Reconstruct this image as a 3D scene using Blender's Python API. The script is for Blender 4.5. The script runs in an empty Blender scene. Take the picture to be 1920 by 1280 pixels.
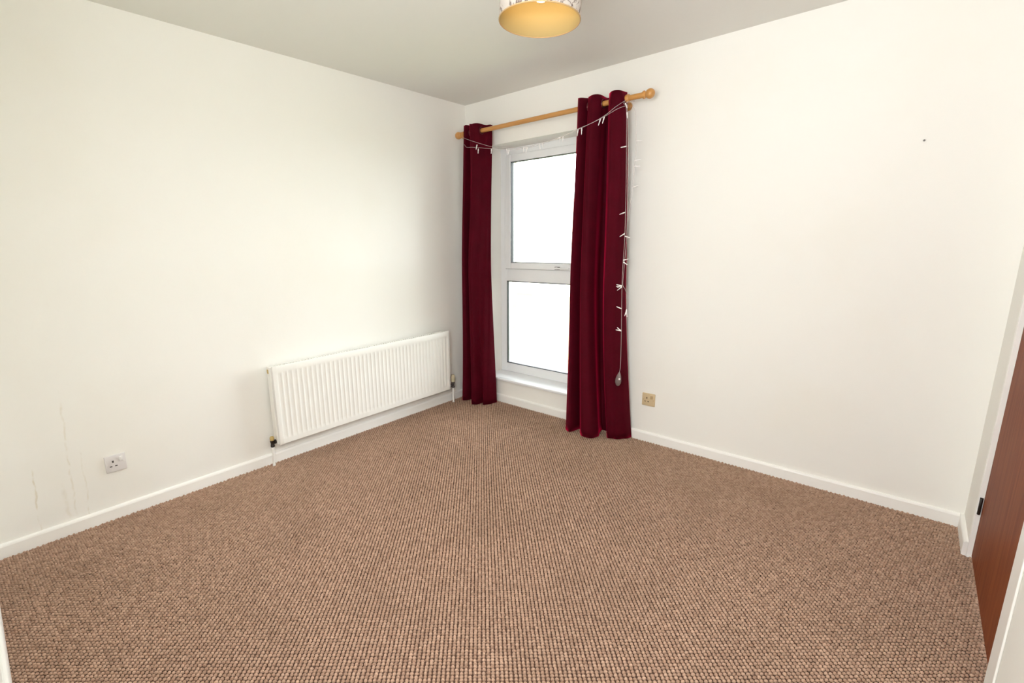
import bpy, bmesh, math, random
from mathutils import Vector, Matrix
random.seed(7)
S = bpy.context.scene
C = S.collection
PI = math.pi

# ------------------------------------------------------------------ camera, world, lights, exposure
W, H, NEAR = 3.149, 2.40, -3.085          # room: x 0..W, y NEAR..0, z 0..H
cam_d = bpy.data.cameras.new('camera'); cam = bpy.data.objects.new('camera', cam_d); C.objects.link(cam)
r_ = Vector((0.7399, 0.6725, -0.0157)); f_ = Vector((-0.6600, 0.7208, -0.2105))
f_.normalize(); r_ = (r_ - f_ * r_.dot(f_)).normalized(); u_ = r_.cross(f_)
M = Matrix((r_, u_, -f_)).transposed().to_4x4(); M.translation = (2.8371, -2.9871, 1.3469)
cam.matrix_world = M
cam_d.sensor_width = 36.0; cam_d.lens = 893.9645 * 36 / 1920
cam_d.shift_x = 63.0047 / 1920; cam_d.shift_y = 3.4978 / 1920
cam_d.clip_start = 0.01; cam_d.clip_end = 200
S.camera = cam

world = bpy.data.worlds.new('overcast_sky'); S.world = world; world.use_nodes = True
bg = world.node_tree.nodes['Background']
bg.inputs['Color'].default_value = (0.93, 0.97, 1.0, 1); bg.inputs['Strength'].default_value = 14.5

def area(name, loc, rot, sx, sy, power, col):
    d = bpy.data.lights.new(name, 'AREA'); d.shape = 'RECTANGLE'; d.size = sx; d.size_y = sy
    d.energy = power; d.color = col
    o = bpy.data.objects.new(name, d); o.location = loc; o.rotation_euler = rot; C.objects.link(o); return o
# light guide (portal) in the window opening: only helps the renderer find the sky
po = area('window_portal', (0.785, 0.40, 1.14), (-PI / 2, 0, 0), 1.16, 1.86, 1, (1, 1, 1))
po.data.cycles.is_portal = True
# added unseen fill, turned up and back to bounce off ceiling and near wall
BOUNCE_FILL = 24.5
fill_bounce = area('bounce_fill_light', (2.55, -2.75, 1.70), (math.radians(165), 0, math.radians(-40)), 0.30, 0.30, BOUNCE_FILL, (0.95, 0.96, 0.97))
# added fill light, unseen, shining in through an opening behind the camera
REAR_FILL = 40.0
fill_rear = area('rear_fill_light', (2.30, NEAR - 0.10, 1.50), (PI / 2, 0, 0), 0.74, 0.96, REAR_FILL, (0.93, 0.96, 0.98))

LAMP = 20.0                               # lit bulb
S.view_settings.view_transform = 'Standard'; S.view_settings.look = 'None'
S.view_settings.gamma = 1.0; S.view_settings.use_curve_mapping = False
S.view_settings.exposure = 0.0
S.cycles.max_bounces = 16; S.cycles.diffuse_bounces = 10; S.cycles.glossy_bounces = 4
S.cycles.transparent_max_bounces = 16; S.cycles.use_denoising = True
S.cycles.sample_clamp_indirect = 8.0

# ------------------------------------------------------------------ materials
def mat(name, col, rough=0.6, spec=0.5, metal=0.0, sheen=0.0, sheen_col=None, coat=0.0, trans=0.0, alpha=1.0, emit=None, es=0.0, sub=0.0):
    m = bpy.data.materials.new(name); m.use_nodes = True
    b = m.node_tree.nodes['Principled BSDF']; i = b.inputs
    i['Base Color'].default_value = (*col, 1); i['Roughness'].default_value = rough
    i['Specular IOR Level'].default_value = spec; i['Metallic'].default_value = metal
    i['Coat Weight'].default_value = coat; i['Transmission Weight'].default_value = trans; i['Alpha'].default_value = alpha
    if sheen:
        i['Sheen Weight'].default_value = sheen; i['Sheen Roughness'].default_value = 0.28 if sheen >= 1 else 0.35
        i['Sheen Tint'].default_value = (*(sheen_col or col), 1)
    if emit: i['Emission Color'].default_value = (*emit, 1); i['Emission Strength'].default_value = es
    return m
def N(m, t, **kw):
    n = m.node_tree.nodes.new(t)
    for k, v in kw.items():
        if k in n.inputs.keys(): n.inputs[k].default_value = v
        else: setattr(n, k, v)
    return n
def L(m, a, b): m.node_tree.links.new(a, b)
def bsdf(m): return m.node_tree.nodes['Principled BSDF']
def math_n(m, op, a, b=None, c=None, clamp=False):
    n = m.node_tree.nodes.new('ShaderNodeMath'); n.operation = op; n.use_clamp = clamp
    for k, v in enumerate((a, b, c)):
        if v is None: continue
        if isinstance(v, (int, float)): n.inputs[k].default_value = v
        else: L(m, v, n.inputs[k])
    return n.outputs[0]
def mixcol(m, fac, a, b):
    n = m.node_tree.nodes.new('ShaderNodeMix'); n.data_type = 'RGBA'
    if isinstance(fac, (int, float)): n.inputs[0].default_value = fac
    else: L(m, fac, n.inputs[0])
    for s, v in ((6, a), (7, b)):
        if isinstance(v, tuple): n.inputs[s].default_value = (*v, 1)
        else: L(m, v, n.inputs[s])
    return n.outputs[2]
def noise(m, scale, detail=3, coord=None, rough=0.5, dist=0.0):
    n = N(m, 'ShaderNodeTexNoise', Scale=scale, Detail=detail, Roughness=rough, Distortion=dist)
    if coord is None: coord = N(m, 'ShaderNodeNewGeometry').outputs['Position']
    L(m, coord, n.inputs['Vector']); return n.outputs['Fac']
def bump(m, h, strength, dist=0.001):
    b = N(m, 'ShaderNodeBump', Strength=strength, Distance=dist); L(m, h, b.inputs['Height']); L(m, b.outputs[0], bsdf(m).inputs['Normal'])
def ramp(m, fac, p0, p1):
    n = m.node_tree.nodes.new('ShaderNodeMapRange'); n.interpolation_type = 'SMOOTHSTEP'
    L(m, fac, n.inputs[0]); n.inputs[1].default_value = p0; n.inputs[2].default_value = p1
    return n.outputs[0]

WALL = (0.86, 0.85, 0.81)
def wall_mat(name, col, streaks=()):
    m = mat(name, col, 0.75, 0.25)
    g = N(m, 'ShaderNodeNewGeometry').outputs['Position']
    grime = ramp(m, noise(m, 1.3, 5), 0.50, 0.75)
    c = mixcol(m, math_n(m, 'MULTIPLY', grime, 0.22), col, (col[0] * .93, col[1] * .90, col[2] * .82))
    if streaks:
        sp = N(m, 'ShaderNodeSeparateXYZ'); L(m, g, sp.inputs[0])
        wig = noise(m, 9, 3, rough=0.6)
        tot = None
        for y0, z0, z1, wd, lean, k in streaks:
            yy = math_n(m, 'ADD', sp.outputs[1], math_n(m, 'MULTIPLY', wig, 0.04))
            yy = math_n(m, 'SUBTRACT', yy, math_n(m, 'MULTIPLY', sp.outputs[2], lean))
            d = math_n(m, 'ABSOLUTE', math_n(m, 'SUBTRACT', yy, y0 + 0.02))
            a = math_n(m, 'SUBTRACT', 1.0, ramp(m, d, 0.0, wd))
            zz = math_n(m, 'MULTIPLY', ramp(m, sp.outputs[2], z0 - .03, z0 + .02), math_n(m, 'SUBTRACT', 1.0, ramp(m, sp.outputs[2], z1 - .03, z1 + .02)))
            a = math_n(m, 'MULTIPLY', math_n(m, 'MULTIPLY', a, zz), k)
            tot = a if tot is None else math_n(m, 'MAXIMUM', tot, a)
        br = ramp(m, noise(m, 22, 3), 0.35, 0.6)
        c = mixcol(m, math_n(m, 'MULTIPLY', tot, br), c, (0.52, 0.42, 0.22))
    L(m, c, bsdf(m).inputs['Base Color'])
    h = math_n(m, 'ADD', noise(m, 60, 4), math_n(m, 'MULTIPLY', noise(m, 6, 2), 2.0))
    bump(m, h, 0.12, 0.002)
    return m
M_left = wall_mat('wall_paint_left', WALL, [(-2.775, 0.10, 0.70, 0.006, 0.045, 0.22), (-2.905, 0.07, 0.36, 0.006, 0.05, 0.42),
                                           (-2.722, 0.07, 0.42, 0.005, 0.03, 0.22), (-2.80, 0.09, 0.25, 0.012, 0.02, 0.15)])
M_wall = wall_mat('wall_paint', WALL)
M_ceil = mat('ceiling_paint', (0.775, 0.77, 0.735), 0.85, 0.2); bump(M_ceil, noise(M_ceil, 90, 5), 0.15, 0.002)
M_gloss = mat('white_gloss_paint', (0.90, 0.89, 0.86), 0.4, 0.3)
bump(M_gloss, noise(M_gloss, 25, 3), 0.05, 0.001)
M_rad = mat('radiator_enamel', (0.85, 0.84, 0.80), 0.32, 0.45)
M_upvc = mat('white_upvc', (0.85, 0.86, 0.87), 0.3, 0.45)
M_seal = mat('black_rubber_seal', (0.02, 0.022, 0.03), 0.5)
M_sill = mat('sill_white', (0.84, 0.85, 0.87), 0.25, 0.5)
M_black = mat('blackened_brass', (0.018, 0.012, 0.009), 0.35, 0.5)
M_bronze = mat('grey_metal', (0.16, 0.14, 0.14), 0.35, 0.5, 0.7)
M_cap = mat('yellowed_plastic', (0.50, 0.36, 0.13), 0.4)
M_cap2 = mat('cream_plastic', (0.62, 0.56, 0.38), 0.4)
M_sockw = mat('white_plastic', (0.72, 0.69, 0.68), 0.3)
M_sockc = mat('cream_plate_plastic', (0.60, 0.47, 0.29), 0.35)
M_slot = mat('slot_dark', (0.035, 0.028, 0.024), 0.6)
M_slotb = mat('slot_brown', (0.10, 0.06, 0.03), 0.6)
M_chrome = mat('brushed_metal', (0.6, 0.6, 0.6), 0.3, 0.5, 0.9)
M_wire = mat('clear_cable', (0.74, 0.66, 0.64), 0.35, 0.5, alpha=0.5)
M_bulbc = mat('clear_led', (0.90, 0.87, 0.86), 0.15, 0.6)
M_box = mat('grey_plastic', (0.17, 0.13, 0.12), 0.4)

M_pole = mat('varnished_pine', (0.55, 0.27, 0.075), 0.32, 0.5, coat=0.3)
tc = N(M_pole, 'ShaderNodeTexCoord').outputs['Object']
mp = N(M_pole, 'ShaderNodeMapping'); mp.inputs['Scale'].default_value = (4, 60, 60); L(M_pole, tc, mp.inputs[0])
L(M_pole, mixcol(M_pole, noise(M_pole, 2.0, 4, mp.outputs[0]), (0.62, 0.32, 0.09), (0.46, 0.20, 0.05)), bsdf(M_pole).inputs['Base Color'])

M_door = mat('sapele_veneer', (0.2, 0.06, 0.025), 0.5, 0.07)
g = N(M_door, 'ShaderNodeNewGeometry').outputs['Position']
mp = N(M_door, 'ShaderNodeMapping'); mp.inputs['Scale'].default_value = (14, 14, 0.9); L(M_door, g, mp.inputs[0])
gr = noise(M_door, 3.0, 6, mp.outputs[0], 0.6, 0.6)
L(M_door, mixcol(M_door, ramp(M_door, gr, 0.3, 0.75), (0.26, 0.072, 0.025), (0.175, 0.040, 0.014)), bsdf(M_door).inputs['Base Color'])

M_velvet = mat('burgundy_velvet', (0.05, 0.002, 0.006), 0.8, 0.08, sheen=1.0, sheen_col=(0.85, 0.010, 0.080))
nz = noise(M_velvet, 12, 3)
L(M_velvet, mixcol(M_velvet, nz, (0.050, 0.0008, 0.0052), (0.085, 0.0014, 0.0092)), bsdf(M_velvet).inputs['Base Color'])
bump(M_velvet, noise(M_velvet, 500, 2), 0.25, 0.001)

# carpet pile: colour differs loop by loop, with worn and trodden patches
M_pile = mat('carpet_wool', (0.33, 0.21, 0.14), 0.9, 0.1, sheen=0.25, sheen_col=(0.9, 0.75, 0.62))
rnd = N(M_pile, 'ShaderNodeObjectInfo').outputs['Random']
c1 = mixcol(M_pile, rnd, (0.35, 0.222, 0.156), (0.485, 0.325, 0.236))
patch = ramp(M_pile, noise(M_pile, 2.6, 4), 0.42, 0.72)
c1 = mixcol(M_pile, math_n(M_pile, 'MULTIPLY', patch, 0.30), c1, (0.29, 0.185, 0.125))
fl = ramp(M_pile, noise(M_pile, 45, 2), 0.60, 0.70)
c1 = mixcol(M_pile, math_n(M_pile, 'MULTIPLY', fl, 0.35), c1, (0.20, 0.11, 0.07))
L(M_pile, c1, bsdf(M_pile).inputs['Base Color'])
bump(M_pile, noise(M_pile, 900, 2), 0.4, 0.001)
M_back = mat('carpet_backing', (0.09, 0.05, 0.035), 0.95, 0.1)

# ------------------------------------------------------------------ mesh helpers
def add_box(bm, x0, x1, y0, y1, z0, z1, bev=0.0, seg=2):
    vs = [bm.verts.new((x, y, z)) for x in (x0, x1) for y in (y0, y1) for z in (z0, z1)]
    fs = [(0, 1, 3, 2), (4, 6, 7, 5), (0, 4, 5, 1), (2, 3, 7, 6), (0, 2, 6, 4), (1, 5, 7, 3)]
    nf = [bm.faces.new([vs[i] for i in f]) for f in fs]
    if bev:
        es = list({e for f in nf for e in f.edges})
        bmesh.ops.bevel(bm, geom=es, offset=bev, segments=seg, profile=0.5, affect='EDGES')
def add_lathe(bm, origin, axis, prof, seg=20):
    """prof: (distance along axis, radius) pairs."""
    axis = Vector(axis).normalized(); o = Vector(origin)
    a = axis.orthogonal().normalized(); b = axis.cross(a)
    rings = []
    for d, r in prof:
        c = o + axis * d
        rings.append([bm.verts.new(c + (a * math.cos(2 * PI * k / seg) + b * math.sin(2 * PI * k / seg)) * max(r, 1e-5)) for k in range(seg)])
    for p, q in zip(rings, rings[1:]):
        for k in range(seg):
            bm.faces.new((p[k], p[(k + 1) % seg], q[(k + 1) % seg], q[k]))
    bm.faces.new(rings[0][::-1]); bm.faces.new(rings[-1])
def add_tube(bm, pts, r, seg=8):
    pts = [Vector(p) for p in pts]; prev = None; rings = []
    for i, p in enumerate(pts):
        t = (pts[min(i + 1, len(pts) - 1)] - pts[max(i - 1, 0)]).normalized()
        a = t.orthogonal().normalized() if prev is None else (prev - t * prev.dot(t)).normalized()
        prev = a; b = t.cross(a)
        rings.append([bm.verts.new(p + (a * math.cos(2 * PI * k / seg) + b * math.sin(2 * PI * k / seg)) * r) for k in range(seg)])
    for p, q in zip(rings, rings[1:]):
        for k in range(seg): bm.faces.new((p[k], p[(k + 1) % seg], q[(k + 1) % seg], q[k]))
    bm.faces.new(rings[0][::-1]); bm.faces.new(rings[-1])
def spline(pts, n):
    """Catmull-Rom through pts (tuples of any length), n samples."""
    out = []; m = len(pts)
    for k in range(n):
        t = k / (n - 1) * (m - 1); i = min(int(t), m - 2); f = t - i
        p = [pts[max(0, min(m - 1, i + j))] for j in (-1, 0, 1, 2)]
        out.append(tuple(0.5 * (2 * b + (c - a) * f + (2 * a - 5 * b + 4 * c - d) * f * f + (3 * b - a - 3 * c + d) * f ** 3) for a, b, c, d in zip(*p)))
    return out
def obj(name, bm, m, parent=None, smooth=False):
    bmesh.ops.recalc_face_normals(bm, faces=bm.faces[:])
    me = bpy.data.meshes.new(name); bm.to_mesh(me); bm.free()
    if m: me.materials.append(m)
    if smooth:
        for p in me.polygons: p.use_smooth = True
        me.set_sharp_from_angle(angle=math.radians(40))
    o = bpy.data.objects.new(name, me); C.objects.link(o)
    if parent:
        o.parent = parent; o.matrix_parent_inverse = Matrix.Translation(-Vector(parent.location))
    return o
def thing(name, label, cat, loc=(0, 0, 0), group=None):
    o = bpy.data.objects.new(name, None); o.empty_display_size = 0.05; C.objects.link(o); o.location = loc
    o['label'] = label; o['category'] = cat
    if group: o['group'] = group
    return o
def struct(name, bm, m, parent=None, label=None):
    o = obj(name, bm, m, parent)
    if parent is None: o['kind'] = 'structure'
    if label: o['label'] = label
    return o
def BM(): return bmesh.new()
def boxes(*bs, bev=0.0):
    bm = BM()
    for b in bs: add_box(bm, *b, bev=bev)
    return bm

# ------------------------------------------------------------------ room shell
OX0, OX1, OZ0, OZ1 = 0.205, 1.365, 0.197, 2.065       # window opening
DY0, DY1, DZ = -0.28, -1.12, 2.02                     # door opening in the right wall
struct('floor', boxes((-0.2, W + 0.2, NEAR - 0.2, 0.36, -0.15, 0.0)), M_back, label='brown woven carpet backing under the loop pile')
struct('ceiling', boxes((-0.2, W + 0.2, NEAR - 0.2, 0.36, H, H + 0.15)), M_ceil, label='white painted ceiling')
struct('wall_left', boxes((-0.2, 0, NEAR - 0.2, 0.36, 0, H)), M_left, label='cream painted wall behind the radiator with faint drip stains')
struct('wall_back', boxes((0, OX0, 0, 0.27, 0, H), (OX1, W + 0.2, 0, 0.27, 0, H), (OX0, OX1, 0, 0.27, OZ1, H), (OX0, OX1, 0, 0.27, 0, OZ0)), M_wall,
       label='cream painted wall with the tall window')
struct('wall_right', boxes((W, W + 0.2, DY0 + 0.03, 0, 0, H), (W, W + 0.2, NEAR - 0.2, DY1 - 0.03, 0, H), (W, W + 0.2, DY1 - 0.03, DY0 + 0.03, DZ + 0.03, H)), M_wall,
       label='cream painted wall with the brown door')
struct('wall_front', boxes((0, 1.91, NEAR - 0.2, NEAR, 0, H), (2.69, W, NEAR - 0.2, NEAR, 0, H), (1.91, 2.69, NEAR - 0.2, NEAR, 2.0, H)), M_wall, label='cream painted wall behind the viewpoint with an added opening for the fill light')  # opening added to let the rear fill light in
# added unseen box that shuts out the sky behind the rear fill light
struct('wall_fill_box', boxes((1.2, 1.3, NEAR - 1.4, NEAR - 0.2, 0, H), (3.25, 3.35, NEAR - 1.4, NEAR - 0.2, 0, H), (1.2, 3.35, NEAR - 1.5, NEAR - 1.4, 0, H),
                               (1.2, 3.35, NEAR - 1.5, NEAR - 0.2, -0.1, 0), (1.2, 3.35, NEAR - 1.5, NEAR - 0.2, H, H + 0.1)), M_wall, label='cream walls of an added unseen box behind the fill light')
def skirting(name, path_axis, a, b, face, sgn, label):
    bm = BM(); h, t = 0.07, 0.015
    prof = [(0, 0), (t, 0), (t, h - 0.012), (t - 0.003, h - 0.005), (t - 0.008, h - 0.001), (t - 0.011, h), (0, h)]
    rs = []
    n = 60
    for k in range(n + 1):
        v = a + (b - a) * k / n
        rs.append([bm.verts.new((face + sgn * d, v, z)) if path_axis == 'y' else bm.verts.new((v, face + sgn * d, z)) for d, z in prof])
    for p, q in zip(rs, rs[1:]):
        for k in range(len(prof)): bm.faces.new((p[k], p[(k + 1) % len(prof)], q[(k + 1) % len(prof)], q[k]))
    bm.faces.new(rs[0]); bm.faces.new(rs[-1][::-1])
    return struct(name, bm, M_gloss, label=label)
skirting('baseboard_left', 'y', NEAR, 0, 0, 1, 'white painted skirting below the radiator')
skirting('baseboard_back', 'x', 0.015, W - 0.015, 0, -1, 'white painted skirting below the window')
skirting('baseboard_right', 'y', DY0, 0, W, -1, 'short white skirting between corner and brown door')
skirting('baseboard_front', 'x', 0.015, 1.6, NEAR, 1, 'white painted skirting at the near wall')

# exterior brick leaf round the window
M_brick = mat('pale_brick', (0.42, 0.33, 0.27), 0.9)
bt = N(M_brick, 'ShaderNodeTexBrick', Scale=4.4)
mp = N(M_brick, 'ShaderNodeMapping'); mp.inputs['Rotation'].default_value = (PI / 2, 0, 0)
L(M_brick, N(M_brick, 'ShaderNodeNewGeometry').outputs['Position'], mp.inputs[0]); L(M_brick, mp.outputs[0], bt.inputs['Vector'])
bt.inputs['Color1'].default_value = (0.36, 0.24, 0.18, 1); bt.inputs['Color2'].default_value = (0.45, 0.33, 0.25, 1); bt.inputs['Mortar'].default_value = (0.5, 0.48, 0.44, 1)
L(M_brick, bt.outputs['Color'], bsdf(M_brick).inputs['Base Color'])
struct('trim_1', boxes((-0.2, OX0 + 0.035, 0.27, 0.36, -0.1, H), (OX1 - 0.035, W + 0.2, 0.27, 0.36, -0.1, H), (OX0 + 0.035, OX1 - 0.035, 0.27, 0.36, OZ1 - 0.01, H),
                       (OX0 + 0.035, OX1 - 0.035, 0.27, 0.36, -0.1, OZ0 - 0.02)), M_brick, label='outer brick reveal round the window')

# ------------------------------------------------------------------ carpet pile: one loop per lattice point, instanced
def carpet():
    pa, pb, ang = 0.0143, 0.0120, math.radians(42)      # diagonal lattice of loops
    ca, sa = math.cos(ang), math.sin(ang); vs = []
    for i in range(-170, 190):
        for j in range(-5, 400):
            x = i * pa * ca + j * pb * sa; y = i * pa * sa - j * pb * ca
            if not (0.004 < x < W + 0.030 and NEAR + 0.004 < y < -0.004): continue
            if x > W - 0.006 and not DY1 < y < DY0: continue
            vs.append((x + random.gauss(0, 0.0005), y + random.gauss(0, 0.0005), 0.001 + random.gauss(0, 0.0006)))
    me = bpy.data.meshes.new('carpet'); me.from_pydata(vs, [], []); me.materials.append(M_pile)
    o = bpy.data.objects.new('carpet', me); C.objects.link(o)
    o['kind'] = 'stuff'; o['label'] = 'brown and beige looped wool carpet pile covering the whole floor'
    ang0 = ang
    ng = bpy.data.node_groups.new('carpet_loops', 'GeometryNodeTree')
    ng.interface.new_socket('Geometry', in_out='INPUT', socket_type='NodeSocketGeometry')
    ng.interface.new_socket('Geometry', in_out='OUTPUT', socket_type='NodeSocketGeometry')
    n = ng.nodes; l = ng.links
    gi = n.new('NodeGroupInput'); go = n.new('NodeGroupOutput')
    ico = n.new('GeometryNodeMeshIcoSphere'); ico.inputs['Radius'].default_value = 0.0064; ico.inputs['Subdivisions'].default_value = 2
    tr = n.new('GeometryNodeTransform'); tr.inputs['Scale'].default_value = (0.99, 0.83, 1.05)
    sm = n.new('GeometryNodeSetShadeSmooth'); ms = n.new('GeometryNodeSetMaterial'); ms.inputs['Material'].default_value = M_pile
    m2p = n.new('GeometryNodeMeshToPoints'); iop = n.new('GeometryNodeInstanceOnPoints')
    rs = n.new('FunctionNodeRandomValue'); rs.data_type = 'FLOAT_VECTOR'
    rs.inputs[0].default_value = (0.90, 0.90, 0.85); rs.inputs[1].default_value = (1.10, 1.08, 1.15)
    rr = n.new('FunctionNodeRandomValue'); rr.data_type = 'FLOAT_VECTOR'
    rr.inputs[0].default_value = (-0.2, -0.2, ang0 - 0.2); rr.inputs[1].default_value = (0.2, 0.2, ang0 + 0.2)
    l.new(ico.outputs[0], tr.inputs[0]); l.new(tr.outputs[0], sm.inputs[0]); l.new(sm.outputs[0], ms.inputs[0])
    l.new(gi.outputs[0], m2p.inputs[0]); l.new(m2p.outputs[0], iop.inputs['Points']); l.new(ms.outputs[0], iop.inputs['Instance'])
    l.new(rs.outputs[0], iop.inputs['Scale']); l.new(rr.outputs[0], iop.inputs['Rotation']); l.new(iop.outputs[0], go.inputs[0])
    md = o.modifiers.new('loops', 'NODES'); md.node_group = ng
carpet()

# ------------------------------------------------------------------ window
FY0, FY1 = 0.19, 0.26                                  # frame depth
def ring(bm, x0, x1, z0, z1, wl, wr, wt, wb, y0, y1, bev=0.004):
    add_box(bm, x0, x0 + wl, y0, y1, z0, z1, bev); add_box(bm, x1 - wr, x1, y0, y1, z0, z1, bev)
    add_box(bm, x0 + wl, x1 - wr, y0, y1, z1 - wt, z1, bev); add_box(bm, x0 + wl, x1 - wr, y0, y1, z0, z0 + wb, bev)
bm = BM()
ring(bm, OX0, OX1, 0.217, OZ1, 0.068, 0.068, 0.055, 0.08, FY0, FY1)
add_box(bm, OX0 + 0.068, OX1 - 0.068, FY0, FY1, 1.008, 1.118, 0.004)
win = struct('window_1', bm, M_upvc, label='tall white plastic window with opening pane above a fixed pane')
bm = BM(); ring(bm, 0.263, 1.307, 1.112, 2.012, 0.058, 0.058, 0.055, 0.052, FY0 - 0.018, FY1 - 0.02, 0.006)
sash = obj('sash', bm, M_upvc, win)
bm = BM(); ring(bm, 0.2605, 1.3095, 1.1095, 2.0145, 0.004, 0.004, 0.004, 0.004, FY0 - 0.003, FY0 + 0.02, 0); obj('sash_seal', bm, mat('grey_rubber_seal', (0.30, 0.30, 0.31), 0.6), win)
bm = BM(); ring(bm, 0.319, 1.251, 1.162, 1.959, 0.006, 0.006, 0.006, 0.006, FY0 - 0.010, FY0 + 0.02, 0); obj('glazing_seal', bm, M_seal, sash)
bm = BM(); ring(bm, 0.271, 1.299, 0.295, 1.010, 0.006, 0.006, 0.006, 0.006, FY0 - 0.003, FY0 + 0.02, 0); obj('glazing_seal', bm, M_seal, win)
M_glass = bpy.data.materials.new('window_glass'); M_glass.use_nodes = True
nt = M_glass.node_tree; nt.nodes.remove(bsdf(M_glass))
tb = nt.nodes.new('ShaderNodeBsdfTransparent'); tb.inputs[0].default_value = (0.95, 0.97, 0.96, 1)
gb = nt.nodes.new('ShaderNodeBsdfGlossy'); gb.inputs['Roughness'].default_value = 0.02
fr = nt.nodes.new('ShaderNodeFresnel'); fr.inputs[0].default_value = 1.45
mx = nt.nodes.new('ShaderNodeMixShader')
nt.links.new(fr.outputs[0], mx.inputs[0]); nt.links.new(tb.outputs[0], mx.inputs[1]); nt.links.new(gb.outputs[0], mx.inputs[2])
nt.links.new(mx.outputs[0], nt.nodes['Material Output'].inputs[0])
obj('glass_pane', boxes((0.322, 1.248, FY0 + 0.012, FY0 + 0.016, 1.165, 1.956)), M_glass, sash)
obj('glass_pane', boxes((0.274, 1.296, FY0 + 0.012, FY0 + 0.016, 0.298, 1.007)), M_glass, win)
bm = BM(); add_box(bm, 0.762, 0.808, FY0 - 0.028, FY0 - 0.017, 1.118, 1.140, 0.004)
hb = obj('window_handle', bm, M_bronze, sash, True); hb['label'] = 'grey backplate and white lever'
bm = BM(); add_lathe(bm, (0.785, FY0 - 0.026, 1.129), (0, -1, 0), [(0, .008), (.018, .008)], 12)
add_tube(bm, spline([(0.776, FY0 - .046, 1.129), (0.83, FY0 - .050, 1.129), (0.90, FY0 - .046, 1.127)], 9), 0.0065, 10)
obj('lever', bm, M_upvc, hb, True)
bm = BM(); add_box(bm, OX0 - 0.035, OX1 + 0.035, -0.030, -0.0005, OZ0, 0.217, 0.006); add_box(bm, OX0 + .001, OX1 - .001, -0.012, FY0 + .02, OZ0 + .001, 0.217, 0)
sl = obj('window_sill', bm, M_sill, win)

# ------------------------------------------------------------------ door in the right wall
bm = BM()
add_box(bm, W, W + 0.12, DY0, DY0 + 0.03, 0, DZ + 0.03, 0.002); add_box(bm, W, W + 0.12, DY1 - 0.03, DY1, 0, DZ + 0.03, 0.002)
add_box(bm, W, W + 0.12, DY1, DY0, DZ, DZ + 0.03, 0.002)
door = struct('door_1', boxes((W + 0.016, W + 0.056, DY1 + 0.003, DY0 - 0.003, 0.012, DZ - 0.003), bev=0.0015), M_door, label='reddish brown flush veneered door in a white frame')
obj('door_frame', bm, M_gloss, door)
bm = BM(); add_box(bm, W - 0.006, W - 0.0003, DY1 - 0.10, DY1 - 0.002, 0, DZ + 0.06, 0.003, 3); add_box(bm, W - 0.006, W - 0.0003, DY1 - 0.1, DY0 + .04, DZ + 0.005, DZ + 0.07, 0.002)
obj('architrave', bm, M_gloss, door)
for z in (0.205, 1.72):
    bm = BM(); add_lathe(bm, (W + 0.008, DY0 - 0.008, z), (0, 0, 1), [(0, .003), (.002, .0045), (.068, .0045), (.070, .003)], 12)
    add_box(bm, W + 0.004, W + 0.014, DY0 - 0.004, DY0 - 0.001, z, z + 0.074)
    obj('hinge', bm, M_black, door, True)

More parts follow.
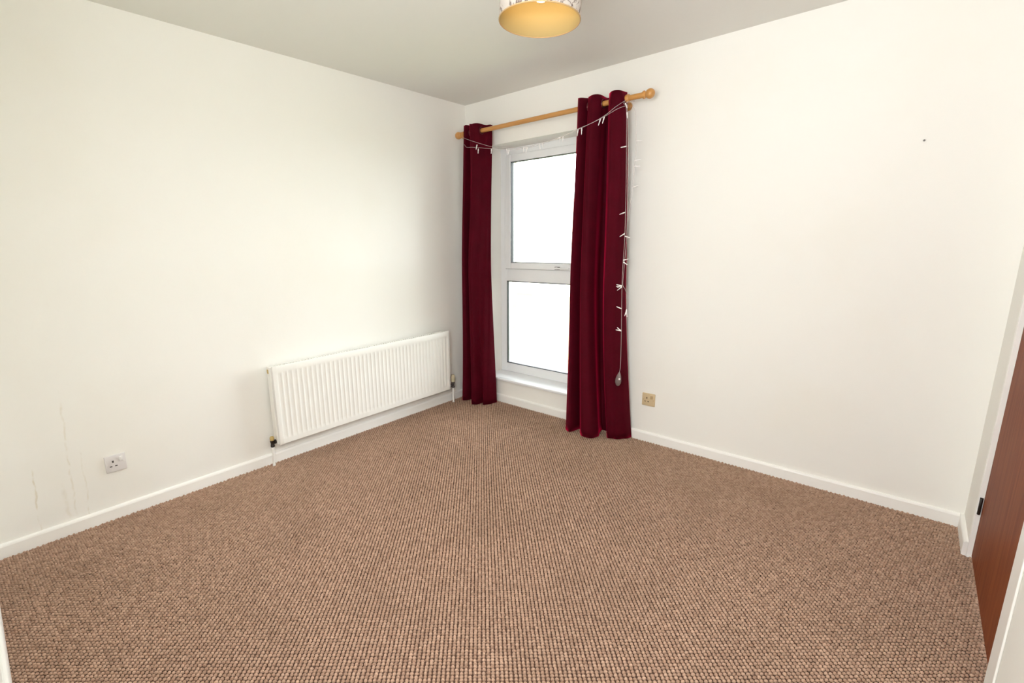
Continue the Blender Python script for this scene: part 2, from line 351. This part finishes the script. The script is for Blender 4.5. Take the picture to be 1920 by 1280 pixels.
# ------------------------------------------------------------------ radiator
def radiator():
    y0, y1, z0, z1, xf, xb = -1.798, -0.334, 0.138, 0.634, 0.090, 0.044
    t = thing('radiator', 'long white ribbed panel radiator on the wall beside the window', 'radiator', (0.05, (y0 + y1) / 2, 0.0))
    nfl = 44; m0 = 0.022; pitch = (y1 - y0 - 2 * m0) / nfl; per = 8
    ys = [y0] + [y0 + m0 + pitch * (i + k / per) for i in range(nfl) for k in range(per)] + [y1 - m0, y1]
    zs = [z0, z0 + 0.004, z0 + 0.030, z0 + 0.036, z0 + 0.044, z0 + 0.056, z1 - 0.062, z1 - 0.050, z1 - 0.042, z1 - 0.036, z1 - 0.006, z1]
    def env(z):
        lo, hi = z0 + 0.032, z1 - 0.038
        a = min(max((z - lo) / 0.022, 0), 1); b = min(max((hi - z) / 0.022, 0), 1); e = min(a, b); return e * e * (3 - 2 * e)
    bm = BM(); rows = []
    for z in zs:
        row = []
        for k, y in enumerate(ys):
            ph = ((y - y0 - m0) / pitch) % 1.0
            inside = y0 + m0 - 1e-6 <= y <= y1 - m0 + 1e-6
            d = 0.0
            if inside:
                w = abs(ph - 0.5) * 2            # 1 at the ridge, 0 mid-channel
                d = 0.0048 * (1 - min(max((w - 0.50) / 0.40, 0), 1))
            x = xf - d * env(z)
            if z in (z0, z1) or k in (0, len(ys) - 1): x = xf - 0.004
            row.append(bm.verts.new((x, y, z)))
        rows.append(row)
    for p, q in zip(rows, rows[1:]):
        for k in range(len(ys) - 1): bm.faces.new((p[k], p[k + 1], q[k + 1], q[k]))
    # return edges of the front sheet
    add_box(bm, xf - 0.016, xf - 0.0045, y0 + .0005, y1 - .0005, z0 + .0005, z0 + 0.006); add_box(bm, xf - 0.016, xf - 0.0045, y0 + .0005, y1 - .0005, z1 - 0.006, z1 - .0005)
    obj('front_panel', bm, M_rad, t, True)
    obj('back_panel', boxes((xb - 0.012, xb - 0.002, y0 + 0.01, y1 - 0.01, z0 + 0.004, z1 - 0.008), bev=0.003), M_rad, t)
    for ya in (y0, y1 - 0.008):
        s = obj('side_panel', boxes((xb - 0.012, xf - 0.010, ya - (0.010 if ya == y0 else 0), ya + 0.008, z0 + 0.006, z1 - 0.004), bev=0.002), M_rad, t)
        if ya == y0:
            bm = BM(); add_box(bm, xb - 0.004, xb + 0.012, y0 - 0.013, y0 - 0.008, z1 - 0.045, z1 - 0.02, 0.002); p = obj('air_vent', bm, M_cap, s); p['label'] = 'small dark brassy bleed plug'
    bm = BM(); add_box(bm, xb - 0.010, xb, y0 + .008, y1 - .008, z1 - 0.010, z1 - 0.003); add_box(bm, xf - 0.024, xf - 0.017, y0 + .008, y1 - .008, z1 - 0.010, z1 - 0.003)
    n = 72
    for k in range(n):
        y = y0 + 0.012 + (y1 - y0 - 0.03) * k / (n - 1); add_box(bm, xb, xf - 0.024, y, y + 0.006, z1 - 0.009, z1 - 0.004)
    g = obj('top_grille', bm, M_rad, t); g['kind'] = 'stuff'
    obj('fin_sheet', boxes((xb + .006, xb + .022, y0 + .02, y1 - .02, z0 + .03, z1 - .03)), M_rad, t)
    for ys_ in (-1.45, -0.70):
        obj('wall_bracket', boxes((0, xb - 0.012, ys_ - 0.015, ys_ + 0.015, z0 + 0.05, z1 - 0.05), bev=0.002), M_rad, t)
    # left valve: yellowed cap on a blackened body
    bm = BM(); y = -1.830; x = 0.052
    add_lathe(bm, (x, y, 0.128), (0, 0, 1), [(0, .009), (.002, .012), (.012, .012), (.014, .0105), (.030, .0105), (.033, .013), (.042, .013), (.044, .010)], 14)
    add_lathe(bm, (x, y, 0.158), (0, 1, 0), [(0, .009), (.010, .009), (.011, .0135), (.024, .0135), (.026, .010), (.034, .010)], 14)
    v = obj('valve', bm, M_black, t, True); v['label'] = 'blackened brass lockshield valve'
    bm = BM(); add_lathe(bm, (x, y, 0.170), (0, 0, 1), [(0, .011), (.003, .013), (.020, .0125), (.026, .009), (.027, .003)], 16); obj('cap', bm, M_cap, v, True)['label'] = 'yellowed plastic cap'
    bm = BM(); add_tube(bm, spline([(x, y, .135), (x, y, .09), (x - .004, y - .001, .05), (x - .006, y - .002, .0)], 10), 0.0085, 12)
    add_lathe(bm, (x, y, 0.112), (0, 0, 1), [(0, .009), (.002, .011), (.014, .011), (.016, .009)], 12); obj('pipe', bm, M_gloss, v, True)
    # right valve: cream turning head
    bm = BM(); y = -0.272; x = 0.052
    add_lathe(bm, (x, y, 0.128), (0, 0, 1), [(0, .009), (.003, .013), (.016, .013), (.018, .011), (.040, .011), (.043, .014), (.056, .014)], 14)
    add_lathe(bm, (x, y, 0.155), (0, -1, 0), [(0, .008), (.012, .008), (.013, .013), (.026, .013), (.028, .010), (.066, .010)], 14)
    v = obj('valve', bm, M_bronze, t, True); v['label'] = 'dull grey metal radiator valve'
    bm = BM(); add_lathe(bm, (x, y, 0.183), (0, 0, 1), [(0, .0165), (.004, .018), (.040, .017), (.055, .015), (.062, .010), (.063, .003)], 18); obj('cap', bm, M_cap2, v, True)['label'] = 'cream plastic turning cap'
    bm = BM(); add_tube(bm, [(x, y, .135), (x, y, .06), (x, y, 0)], 0.0085, 12); obj('pipe', bm, M_gloss, v, True)
radiator()

# ------------------------------------------------------------------ curtains
def curtain(name, label, top, mid, bot, zt, zb, wob, crossings):
    nu, nz = 132, 48
    a = spline(top, nu); c = spline(mid, nu); b = spline(bot, nu)
    t = thing(name, label, 'curtain', ((top[0][0] + top[-1][0]) / 2, -0.12, zb), group='burgundy velvet curtains on the pole')
    bm = BM(); rows = []
    for j in range(nz + 1):
        f = j / nz                                    # 0 top .. 1 bottom
        row = []
        for i in range(nu):
            # top, middle and hem outlines blended down the drop
            wa = max(0.0, 1 - f / 0.5) ** 1.3; wb = max(0.0, (f - 0.5) / 0.5) ** 1.5; wc = 1 - wa - wb
            x = a[i][0] * wa + c[i][0] * wc + b[i][0] * wb; y = a[i][1] * wa + c[i][1] * wc + b[i][1] * wb
            s = i / (nu - 1)
            y += 0.0055 * math.sin(2 * PI * s * 11 + 2.0 * math.sin(3 * f + 5 * s)) * min(1.0, 0.35 + f)   # fine pleats
            # gathered header sags a little, soft creases lower down
            zz = zt[0] + (zt[1] - zt[0]) * s + 0.0025 * math.sin(s * 31)
            z = zz + (zb - zz) * f
            x += wob * math.sin(5.1 * f + 9 * s) * f * (1 - f); y += wob * 0.8 * math.sin(7.3 * f + 14 * s) * f * (1 - 0.6 * f)
            y = min(y, -0.022 if z < 0.09 else -0.012 if not 0.19 < z < 0.23 else -0.036); x = max(x, 0.02)
            row.append(bm.verts.new((x, y, z)))
        rows.append(row)
    for p, q in zip(rows, rows[1:]):
        for i in range(nu - 1): bm.faces.new((p[i], p[i + 1], q[i + 1], q[i]))
    o = obj('fabric', bm, M_velvet, t)
    for p in o.data.polygons: p.use_smooth = True
    md = o.modifiers.new('cloth', 'SOLIDIFY'); md.thickness = 0.003; md.offset = 0
    for x, y in crossings:
        bm2 = BM(); R_, r2 = 0.024, 0.004; rr = []
        for k in range(20):
            th = 2 * PI * k / 20
            rr.append([bm2.verts.new((x + r2 * math.sin(q * PI / 3), y + (R_ + r2 * math.cos(q * PI / 3)) * math.cos(th), 2.153 + (R_ + r2 * math.cos(q * PI / 3)) * math.sin(th))) for q in range(6)])
        for k in range(20):
            p, q = rr[k], rr[(k + 1) % 20]
            for s in range(6): bm2.faces.new((p[s], p[(s + 1) % 6], q[(s + 1) % 6], q[s]))
        obj('eyelet', bm2, M_eye, t, True)
    return t
M_eye = mat('dark_eyelet', (0.10, 0.02, 0.02), 0.35, 0.5, 0.5)
PY, PZ = -0.125, 2.153
top1 = [(0.118, -0.125), (0.136, -0.160), (0.160, -0.165), (0.178, -0.100), (0.198, -0.165), (0.238, -0.185), (0.275, -0.155), (0.298, -0.085), (0.322, -0.060), (0.336, -0.062)]
mid1 = [(0.090, -0.100), (0.106, -0.175), (0.134, -0.185), (0.150, -0.080), (0.180, -0.075), (0.190, -0.175), (0.210, -0.215), (0.246, -0.170), (0.284, -0.095), (0.302, -0.050)]
bot1 = [(0.062, -0.095), (0.066, -0.170), (0.120, -0.200), (0.150, -0.085), (0.184, -0.080), (0.200, -0.200), (0.258, -0.225), (0.285, -0.120), (0.322, -0.185), (0.360, -0.070)]
curtain('curtain', 'narrow burgundy velvet curtain in the corner beside the radiator', top1, mid1, bot1, (2.207, 2.196), 0.012, 0.010, [(0.178, PY), (0.286, PY)])
top2 = [(1.112, -0.115), (1.136, -0.168), (1.166, -0.172), (1.188, -0.112), (1.208, -0.168), (1.250, -0.184), (1.283, -0.150), (1.288, -0.075), (1.326, -0.070), (1.342, -0.160), (1.382, -0.190), (1.422, -0.172), (1.436, -0.120)]
mid2 = [(1.112, -0.100), (1.122, -0.185), (1.160, -0.205), (1.190, -0.100), (1.205, -0.190), (1.250, -0.225), (1.280, -0.170), (1.262, -0.050), (1.350, -0.045), (1.345, -0.150), (1.405, -0.215), (1.458, -0.165), (1.468, -0.080)]
bot2 = [(1.120, -0.100), (1.118, -0.190), (1.165, -0.215), (1.198, -0.095), (1.232, -0.190), (1.312, -0.235), (1.356, -0.170), (1.322, -0.045), (1.398, -0.040), (1.405, -0.125), (1.462, -0.130), (1.510, -0.085), (1.535, -0.032)]
curtain('curtain.001', 'wide burgundy velvet curtain draped with fairy lights beside the beige socket', top2, mid2, bot2, (2.206, 2.190), 0.012, 0.010, [(1.188, PY), (1.286, PY), (1.336, PY)])

# ------------------------------------------------------------------ curtain pole
t = thing('curtain_pole', 'varnished pine curtain pole with round ball ends above the window', 'curtain pole', (0.8, PY, PZ))
bm = BM(); add_lathe(bm, (0.075, PY, PZ), (1, 0, 0), [(0, .0155), (1.462, .0155)], 24); obj('pole', bm, M_pole, t, True)
def finial(x, s):
    bm = BM(); R_ = 0.0275
    pr = [(-0.010, .0165), (-0.004, .0165), (-0.003, .0215), (0.004, .0225), (0.008, .0190), (0.012, .0165)]
    pr += [(0.012 + 0.024 + R_ * -math.cos(a), R_ * math.sin(a)) for a in [PI * k / 14 for k in range(3, 15)]]
    add_lathe(bm, (x, PY, PZ), (s, 0, 0), pr, 24); obj('finial', bm, M_pole, t, True)
finial(0.077, -1); finial(1.542, 1)
for x in (0.10, 1.390):
    bm = BM(); add_lathe(bm, (x, -0.0005, PZ - 0.014), (0, -1, 0), [(0, .026), (.008, .026), (.012, .020), (.016, .0145), (.085, .0135), (.096, .017), (.104, .018), (.132, .018), (.138, .014)], 20)
    b_ = obj('bracket', bm, M_pole, t, True)
    bm = BM(); add_lathe(bm, (x - .01, PY, PZ), (1, 0, 0), [(0, .0205), (.003, .0225), (.014, .0225), (.017, .0205)], 20); obj('pole_ring', bm, M_pole, b_, True)
bm = BM(); add_lathe(bm, (1.430, PY, PZ), (1, 0, 0), [(0, .020), (.004, .0225), (.020, .0225), (.024, .020)], 20); obj('pole_ring', bm, M_pole, t, True)

# ------------------------------------------------------------------ fairy lights
t = thing('fairy_lights', 'clear fairy lights string slung across the window and hanging beside the right curtain', 'fairy lights', (0.8, -0.2, 2.0))
def wire(pts, r=0.0013, n=None):
    bm = BM(); add_tube(bm, spline(pts, n or len(pts) * 5), r, 6); obj('cable', bm, M_wire, t, True)
wire([(0.105, -0.15, 2.13), (0.199, -0.197, 2.095), (0.334, -0.2, 2.046), (0.453, -0.2, 2.008), (0.634, -0.2, 1.974), (0.786, -0.2, 1.967), (0.928, -0.2, 1.978), (1.043, -0.2, 1.991), (1.151, -0.2, 2.013), (1.258, -0.203, 2.038), (1.339, -0.203, 2.064), (1.405, -0.2, 2.10), (1.440, -0.155, 2.135)])
wire([(0.110, -0.14, 2.10), (0.16, -0.18, 2.06), (0.197, -0.195, 2.038), (0.269, -0.2, 2.028), (0.452, -0.203, 1.994), (0.634, -0.203, 1.965), (0.786, -0.204, 1.958), (0.928, -0.204, 1.972), (1.043, -0.204, 1.988), (1.151, -0.204, 2.016), (1.258, -0.206, 2.036), (1.339, -0.206, 2.058), (1.42, -0.2, 2.088), (1.462, -0.16, 2.106)])
strand = [(1.447, -0.15, 2.14), (1.452, -0.19, 2.112), (1.470, -0.19, 2.074), (1.481, -0.19, 1.858), (1.490, -0.19, 1.647), (1.497, -0.19, 1.368), (1.494, -0.19, 1.202), (1.494, -0.19, 1.061), (1.504, -0.19, 0.786), (1.509, -0.19, 0.560), (1.504, -0.19, 0.500)]
wire(strand)
wire([(1.455, -0.15, 2.12), (1.475, -0.185, 2.06), (1.492, -0.185, 1.85), (1.499, -0.184, 1.65), (1.506, -0.186, 1.37), (1.502, -0.186, 1.20), (1.497, -0.186, 1.07), (1.515, -0.19, 1.04), (1.530, -0.19, 0.99), (1.531, -0.19, 0.90)])
wire([(1.470, -0.13, 2.13), (1.505, -0.14, 2.05), (1.517, -0.14, 1.90), (1.512, -0.14, 1.75), (1.507, -0.15, 1.60), (1.503, -0.17, 1.45)])
wire([(1.444, -0.10, 2.135), (1.450, -0.152, 2.125), (1.466, -0.150, 2.13), (1.480, -0.125, 2.128), (1.474, -0.10, 2.14)], 0.0016)
def bulb(p, d, ln=0.030, r=0.0032):
    p = Vector(p); d = Vector(d).normalized(); bm = BM()
    add_lathe(bm, p, d, [(0, .0022), (.004, r * .9), (ln * .45, r * .9), (ln * .5, r * .65), (ln * .85, r * .65), (ln, r * .25)], 8)
    obj('bulb', bm, M_bulbc, t, True)
for x, z in ((0.307, 2.042), (0.319, 2.012), (0.447, 1.995), (0.586, 1.978), (0.610, 1.968), (0.736, 1.968), (0.768, 1.962), (0.869, 1.968), (0.895, 1.972), (1.027, 1.988), (1.052, 1.990), (1.160, 2.016), (1.186, 2.020), (1.314, 2.053), (1.338, 2.060)):
    bulb((x, -0.203, z), (random.uniform(-.35, .35), -0.15, -1), 0.042 if x > 1.1 else 0.036, 0.0042)
for p, d in (((1.474, -.19, 2.06), (.25, -.2, -1)), ((1.452, -.17, 2.118), (.5, -.3, -1)), ((1.482, -.19, 1.875), (-1, -.2, -.1)), ((1.517, -.14, 1.905), (1, -.1, -.1)), ((1.514, -.14, 1.795), (1, 0, .1)), ((1.512, -.14, 1.765), (1, 0, -.1)), ((1.508, -.145, 1.645), (1, 0, .2)),
             ((1.492, -.19, 1.500), (-1, -.2, -.35)), ((1.497, -.19, 1.375), (-.8, -.2, -.5)), ((1.497, -.19, 1.36), (.9, -.1, -.3)), ((1.494, -.19, 1.215), (1, -.1, .25)), ((1.494, -.19, 1.205), (1, -.2, -.55)),
             ((1.494, -.19, 1.058), (-1, -.2, .2)), ((1.494, -.19, 1.056), (-1, -.2, -.1)), ((1.494, -.19, 1.052), (-.8, -.3, -.7)), ((1.494, -.19, 1.06), (-.9, .1, -.4)),
             ((1.498, -.19, 0.915), (-1, -.1, .35)), ((1.504, -.19, 0.775), (-1, -.2, .1)), ((1.504, -.19, 0.772), (-.8, -.2, .7)),
             ((1.531, -.19, 0.905), (-.25, -.1, -1)), ((1.531, -.19, 0.902), (.25, -.1, -1)), ((1.531, -.19, 0.915), (0, -.2, -1))):
    bulb(p, d, 0.036, 0.0042)
bm = BM(); add_lathe(bm, (1.505, -0.19, 0.505), (-0.10, 0, -1), [(0, .003), (.012, .009), (.030, .0155), (.055, .020), (.075, .019), (.092, .010), (.096, .003)], 10)
bmesh.ops.scale(bm, vec=(1, 0.6, 1), space=Matrix.Translation((-1.505, 0.19, -0.5)), verts=bm.verts[:])
bx_ = obj('battery_box', bm, M_box, t, True); bx_['label'] = 'grey teardrop battery box'
bm = BM(); add_lathe(bm, (1.512, -0.200, 0.462), (0.3, -1, 0), [(0, .006), (.006, .006), (.008, .003)], 10); obj('switch', bm, M_bulbc, bx_, True)

# ------------------------------------------------------------------ sockets
def socket(name, label, cat, origin, right, out, mp_, ms_, mdk, group=None):
    """right / out: unit vectors along the wall (viewer's right) and into the room; origin: plate centre on the wall."""
    t = thing(name, label, cat, origin, group='single wall sockets')
    R_, U_, O_ = Vector(right), Vector((0, 0, 1)), Vector(out); o = Vector(origin)
    def place(bm):
        for v in bm.verts: v.co = o + R_ * v.co.x + U_ * v.co.z + O_ * v.co.y
        return bm
    bm = BM(); add_box(bm, -.043, .043, 0.0003, .009, -.043, .043, 0.003, 3); add_box(bm, .012, .031, .006, .0098, .004, .034, 0.001)
    obj('plate', place(bm), mp_, t, True)
    bm = BM(); add_box(bm, .0145, .0285, .008, .0150, .008, .030, 0.002); obj('switch', place(bm), ms_, t, True)
    bm = BM(); add_box(bm, -.0145, -.0075, .0085, .0094, .006, .0165); obj('pin_slot', place(bm), mdk, t)
    for x in (-.0215, .0000):
        bm = BM(); add_box(bm, x - .005, x + .005, .0085, .0094, -.0155, -.0105); obj('pin_slot', place(bm), mdk, t)
    for x in (-.034, .034):
        bm = BM(); add_lathe(bm, (x, .0085, -.001), (0, 1, 0), [(0, .0035), (.0012, .0032)], 10); obj('screw', place(bm), ms_, t, True)
    return t
socket('wall_socket', 'white single switched wall socket low on the left wall', 'socket', (0, -2.588, 0.292), (0, 1, 0), (1, 0, 0), M_sockw, mat('switch_white', (0.80, 0.78, 0.76), 0.25), M_slot)
socket('wall_socket.001', 'beige single switched wall socket right of the burgundy curtain', 'socket', (1.631, 0, 0.297), (1, 0, 0), (0, -1, 0), M_sockc, mat('switch_beige', (0.46, 0.33, 0.18), 0.35), M_slotb)

# small nail left in the wall
bm = BM(); add_lathe(bm, (2.786, 0.0005, 1.746), (0.1, -1, 0.1), [(0, .002), (.010, .002), (.0105, .0042), (.012, .0036)], 10)
o = obj('nail', bm, M_bronze, None, True); o['label'] = 'small dark nail left high in the cream wall right of the window'; o['category'] = 'nail'

# ------------------------------------------------------------------ pendant lamp
def lamp():
    cx, cy, zb, R_, hh = 1.785, -1.497, 2.072, 0.1365, 0.20
    t = thing('pendant_lamp', 'drum pendant lamp with sketch printed fabric shade, lit warm inside', 'lamp', (cx, cy, H))
    # printed fabric, light passes through it
    m = mat('printed_shade_fabric', (0.62, 0.55, 0.46), 0.85, 0.1)
    tc = N(m, 'ShaderNodeTexCoord').outputs['Object']
    n1 = noise(m, 10, 4, tc, 0.6, 1.2); n2 = noise(m, 26, 3, tc, 0.5, 2.0)
    ln = math_n(m, 'MAXIMUM', math_n(m, 'SUBTRACT', 1.0, ramp(m, math_n(m, 'ABSOLUTE', math_n(m, 'SUBTRACT', n1, 0.5)), 0.0, 0.030)),
                math_n(m, 'MULTIPLY', math_n(m, 'SUBTRACT', 1.0, ramp(m, math_n(m, 'ABSOLUTE', math_n(m, 'SUBTRACT', n2, 0.56)), 0.0, 0.02)), ramp(m, n1, 0.45, 0.55)))
    col = mixcol(m, ramp(m, n1, 0.58, 0.75), (0.50, 0.45, 0.40), (0.42, 0.31, 0.17))
    col = mixcol(m, math_n(m, 'MULTIPLY', ln, 0.85), col, (0.09, 0.055, 0.045))
    L(m, col, bsdf(m).inputs['Base Color'])
    inner = mat('shade_lining', (0.41, 0.30, 0.125), 0.7, 0.2)
    seg = 64
    def drum(R0, z0, z1, mm, name):
        bm = BM(); a = [[bm.verts.new((cx + R0 * math.cos(2 * PI * k / seg), cy + R0 * math.sin(2 * PI * k / seg), z)) for k in range(seg)] for z in (z0, z1)]
        for k in range(seg): bm.faces.new((a[0][k], a[0][(k + 1) % seg], a[1][(k + 1) % seg], a[1][k]))
        o = obj(name, bm, mm, t)
        for p in o.data.polygons: p.use_smooth = True
        return o
    sh = drum(R_, zb, zb + hh, m, 'shade'); md = sh.modifiers.new('thick', 'SOLIDIFY'); md.thickness = 0.001; md.offset = 0
    li = drum(R_ - 0.0018, zb + 0.001, zb + hh - 0.001, inner, 'lining'); md = li.modifiers.new('thick', 'SOLIDIFY'); md.thickness = 0.001; md.offset = 0
    rim_m = mat('brown_trim_tape', (0.40, 0.26, 0.12), 0.7)
    for z in (zb, zb + hh):
        bm = BM(); add_tube(bm, [(cx + R_ * math.cos(2 * PI * k / seg), cy + R_ * math.sin(2 * PI * k / seg), z) for k in range(seg + 1)], 0.0022, 8); obj('trim_ring', bm, rim_m, t, True)
    bm = BM()
    for k in range(3):
        a = 2 * PI * k / 3 + .4; add_tube(bm, [(cx + .02 * math.cos(a), cy + .02 * math.sin(a), zb + hh - 0.02), (cx + .09 * math.cos(a), cy + .09 * math.sin(a), zb + hh - .02), (cx + R_ * math.cos(a), cy + R_ * math.sin(a), zb + hh - .001)], 0.0018, 6)
    obj('spider', bm, M_chrome, t, True)
    # the shade hangs a little askew on its holder
    piv = Matrix.Translation((cx, cy, zb + 0.1)); tilt = piv @ Matrix.Rotation(math.radians(3.6), 4, Vector((-0.67, 0.74, 0.0))) @ piv.inverted()
    for o in t.children: o.data.transform(tilt)
    bm = BM(); add_lathe(bm, (cx, cy, zb + 0.130), (0, 0, 1), [(0, .017), (.003, .019), (.03, .019), (.035, .016), (.055, .012), (.06, .006)], 18); obj('lampholder', bm, mat('lampholder_white', (.8, .78, .74), .35), t, True)
    bm = BM(); add_tube(bm, [(cx, cy, zb + .185), (cx, cy, H - .01)], 0.0035, 8); obj('flex', bm, M_sockw, t, True)
    bm = BM(); add_lathe(bm, (cx, cy, H - 0.0005), (0, 0, -1), [(0, .05), (.006, .05), (.022, .042), (.028, .012), (.034, .008)], 28); obj('ceiling_rose', bm, M_sockw, t, True)
    bm = BM(); pr = [(0.150 - 0.150, .013), (0.012, .0135)]
    pr = [(0, .013), (.015, .014), (.030, .022)] + [(0.055 + 0.030 * math.sin(a), 0.030 * math.cos(a)) for a in [(-60 + 150 * k / 14) * PI / 180 for k in range(3, 15)]]
    add_lathe(bm, (cx, cy, zb + 0.141), (0, 0, -1), pr, 24)
    obj('bulb', bm, mat('lit_bulb', (1, 1, 1), 0.4, emit=(1.0, 0.72, 0.36), es=LAMP), t, True)
lamp()

# ------------------------------------------------------------------ outdoors, seen only as glare beyond the glass
M_grass = mat('lawn', (0.16, 0.20, 0.07), 0.9); L(M_grass, mixcol(M_grass, noise(M_grass, 3, 4), (0.13, 0.17, 0.05), (0.24, 0.25, 0.12)), bsdf(M_grass).inputs['Base Color'])
gz = -2.75
bm = BM(); add_box(bm, -40, 40, 0.4, 70, gz - 0.3, gz); o = struct('trim_2', bm, M_grass, label='garden ground outside the window')
M_render = mat('pale_render', (0.62, 0.58, 0.50), 0.9); M_tile = mat('roof_tile', (0.33, 0.22, 0.17), 0.8)
hs = thing('house', 'pale rendered house far beyond the window in the glare', 'house', (-16, 30, gz))
obj('wall', boxes((-24, -8, 27, 34, gz, gz + 4.6)), M_render, hs)
bm = BM(); v = [bm.verts.new(p) for p in [(-24.4, 26.5, gz + 4.6), (-7.6, 26.5, gz + 4.6), (-7.6, 34.5, gz + 4.6), (-24.4, 34.5, gz + 4.6), (-24.4, 30.5, gz + 7.2), (-7.6, 30.5, gz + 7.2)]]
for f in ((0, 1, 5, 4), (2, 3, 4, 5), (0, 4, 3), (1, 2, 5), (0, 3, 2, 1)): bm.faces.new([v[k] for k in f])
obj('roof', bm, M_tile, hs)
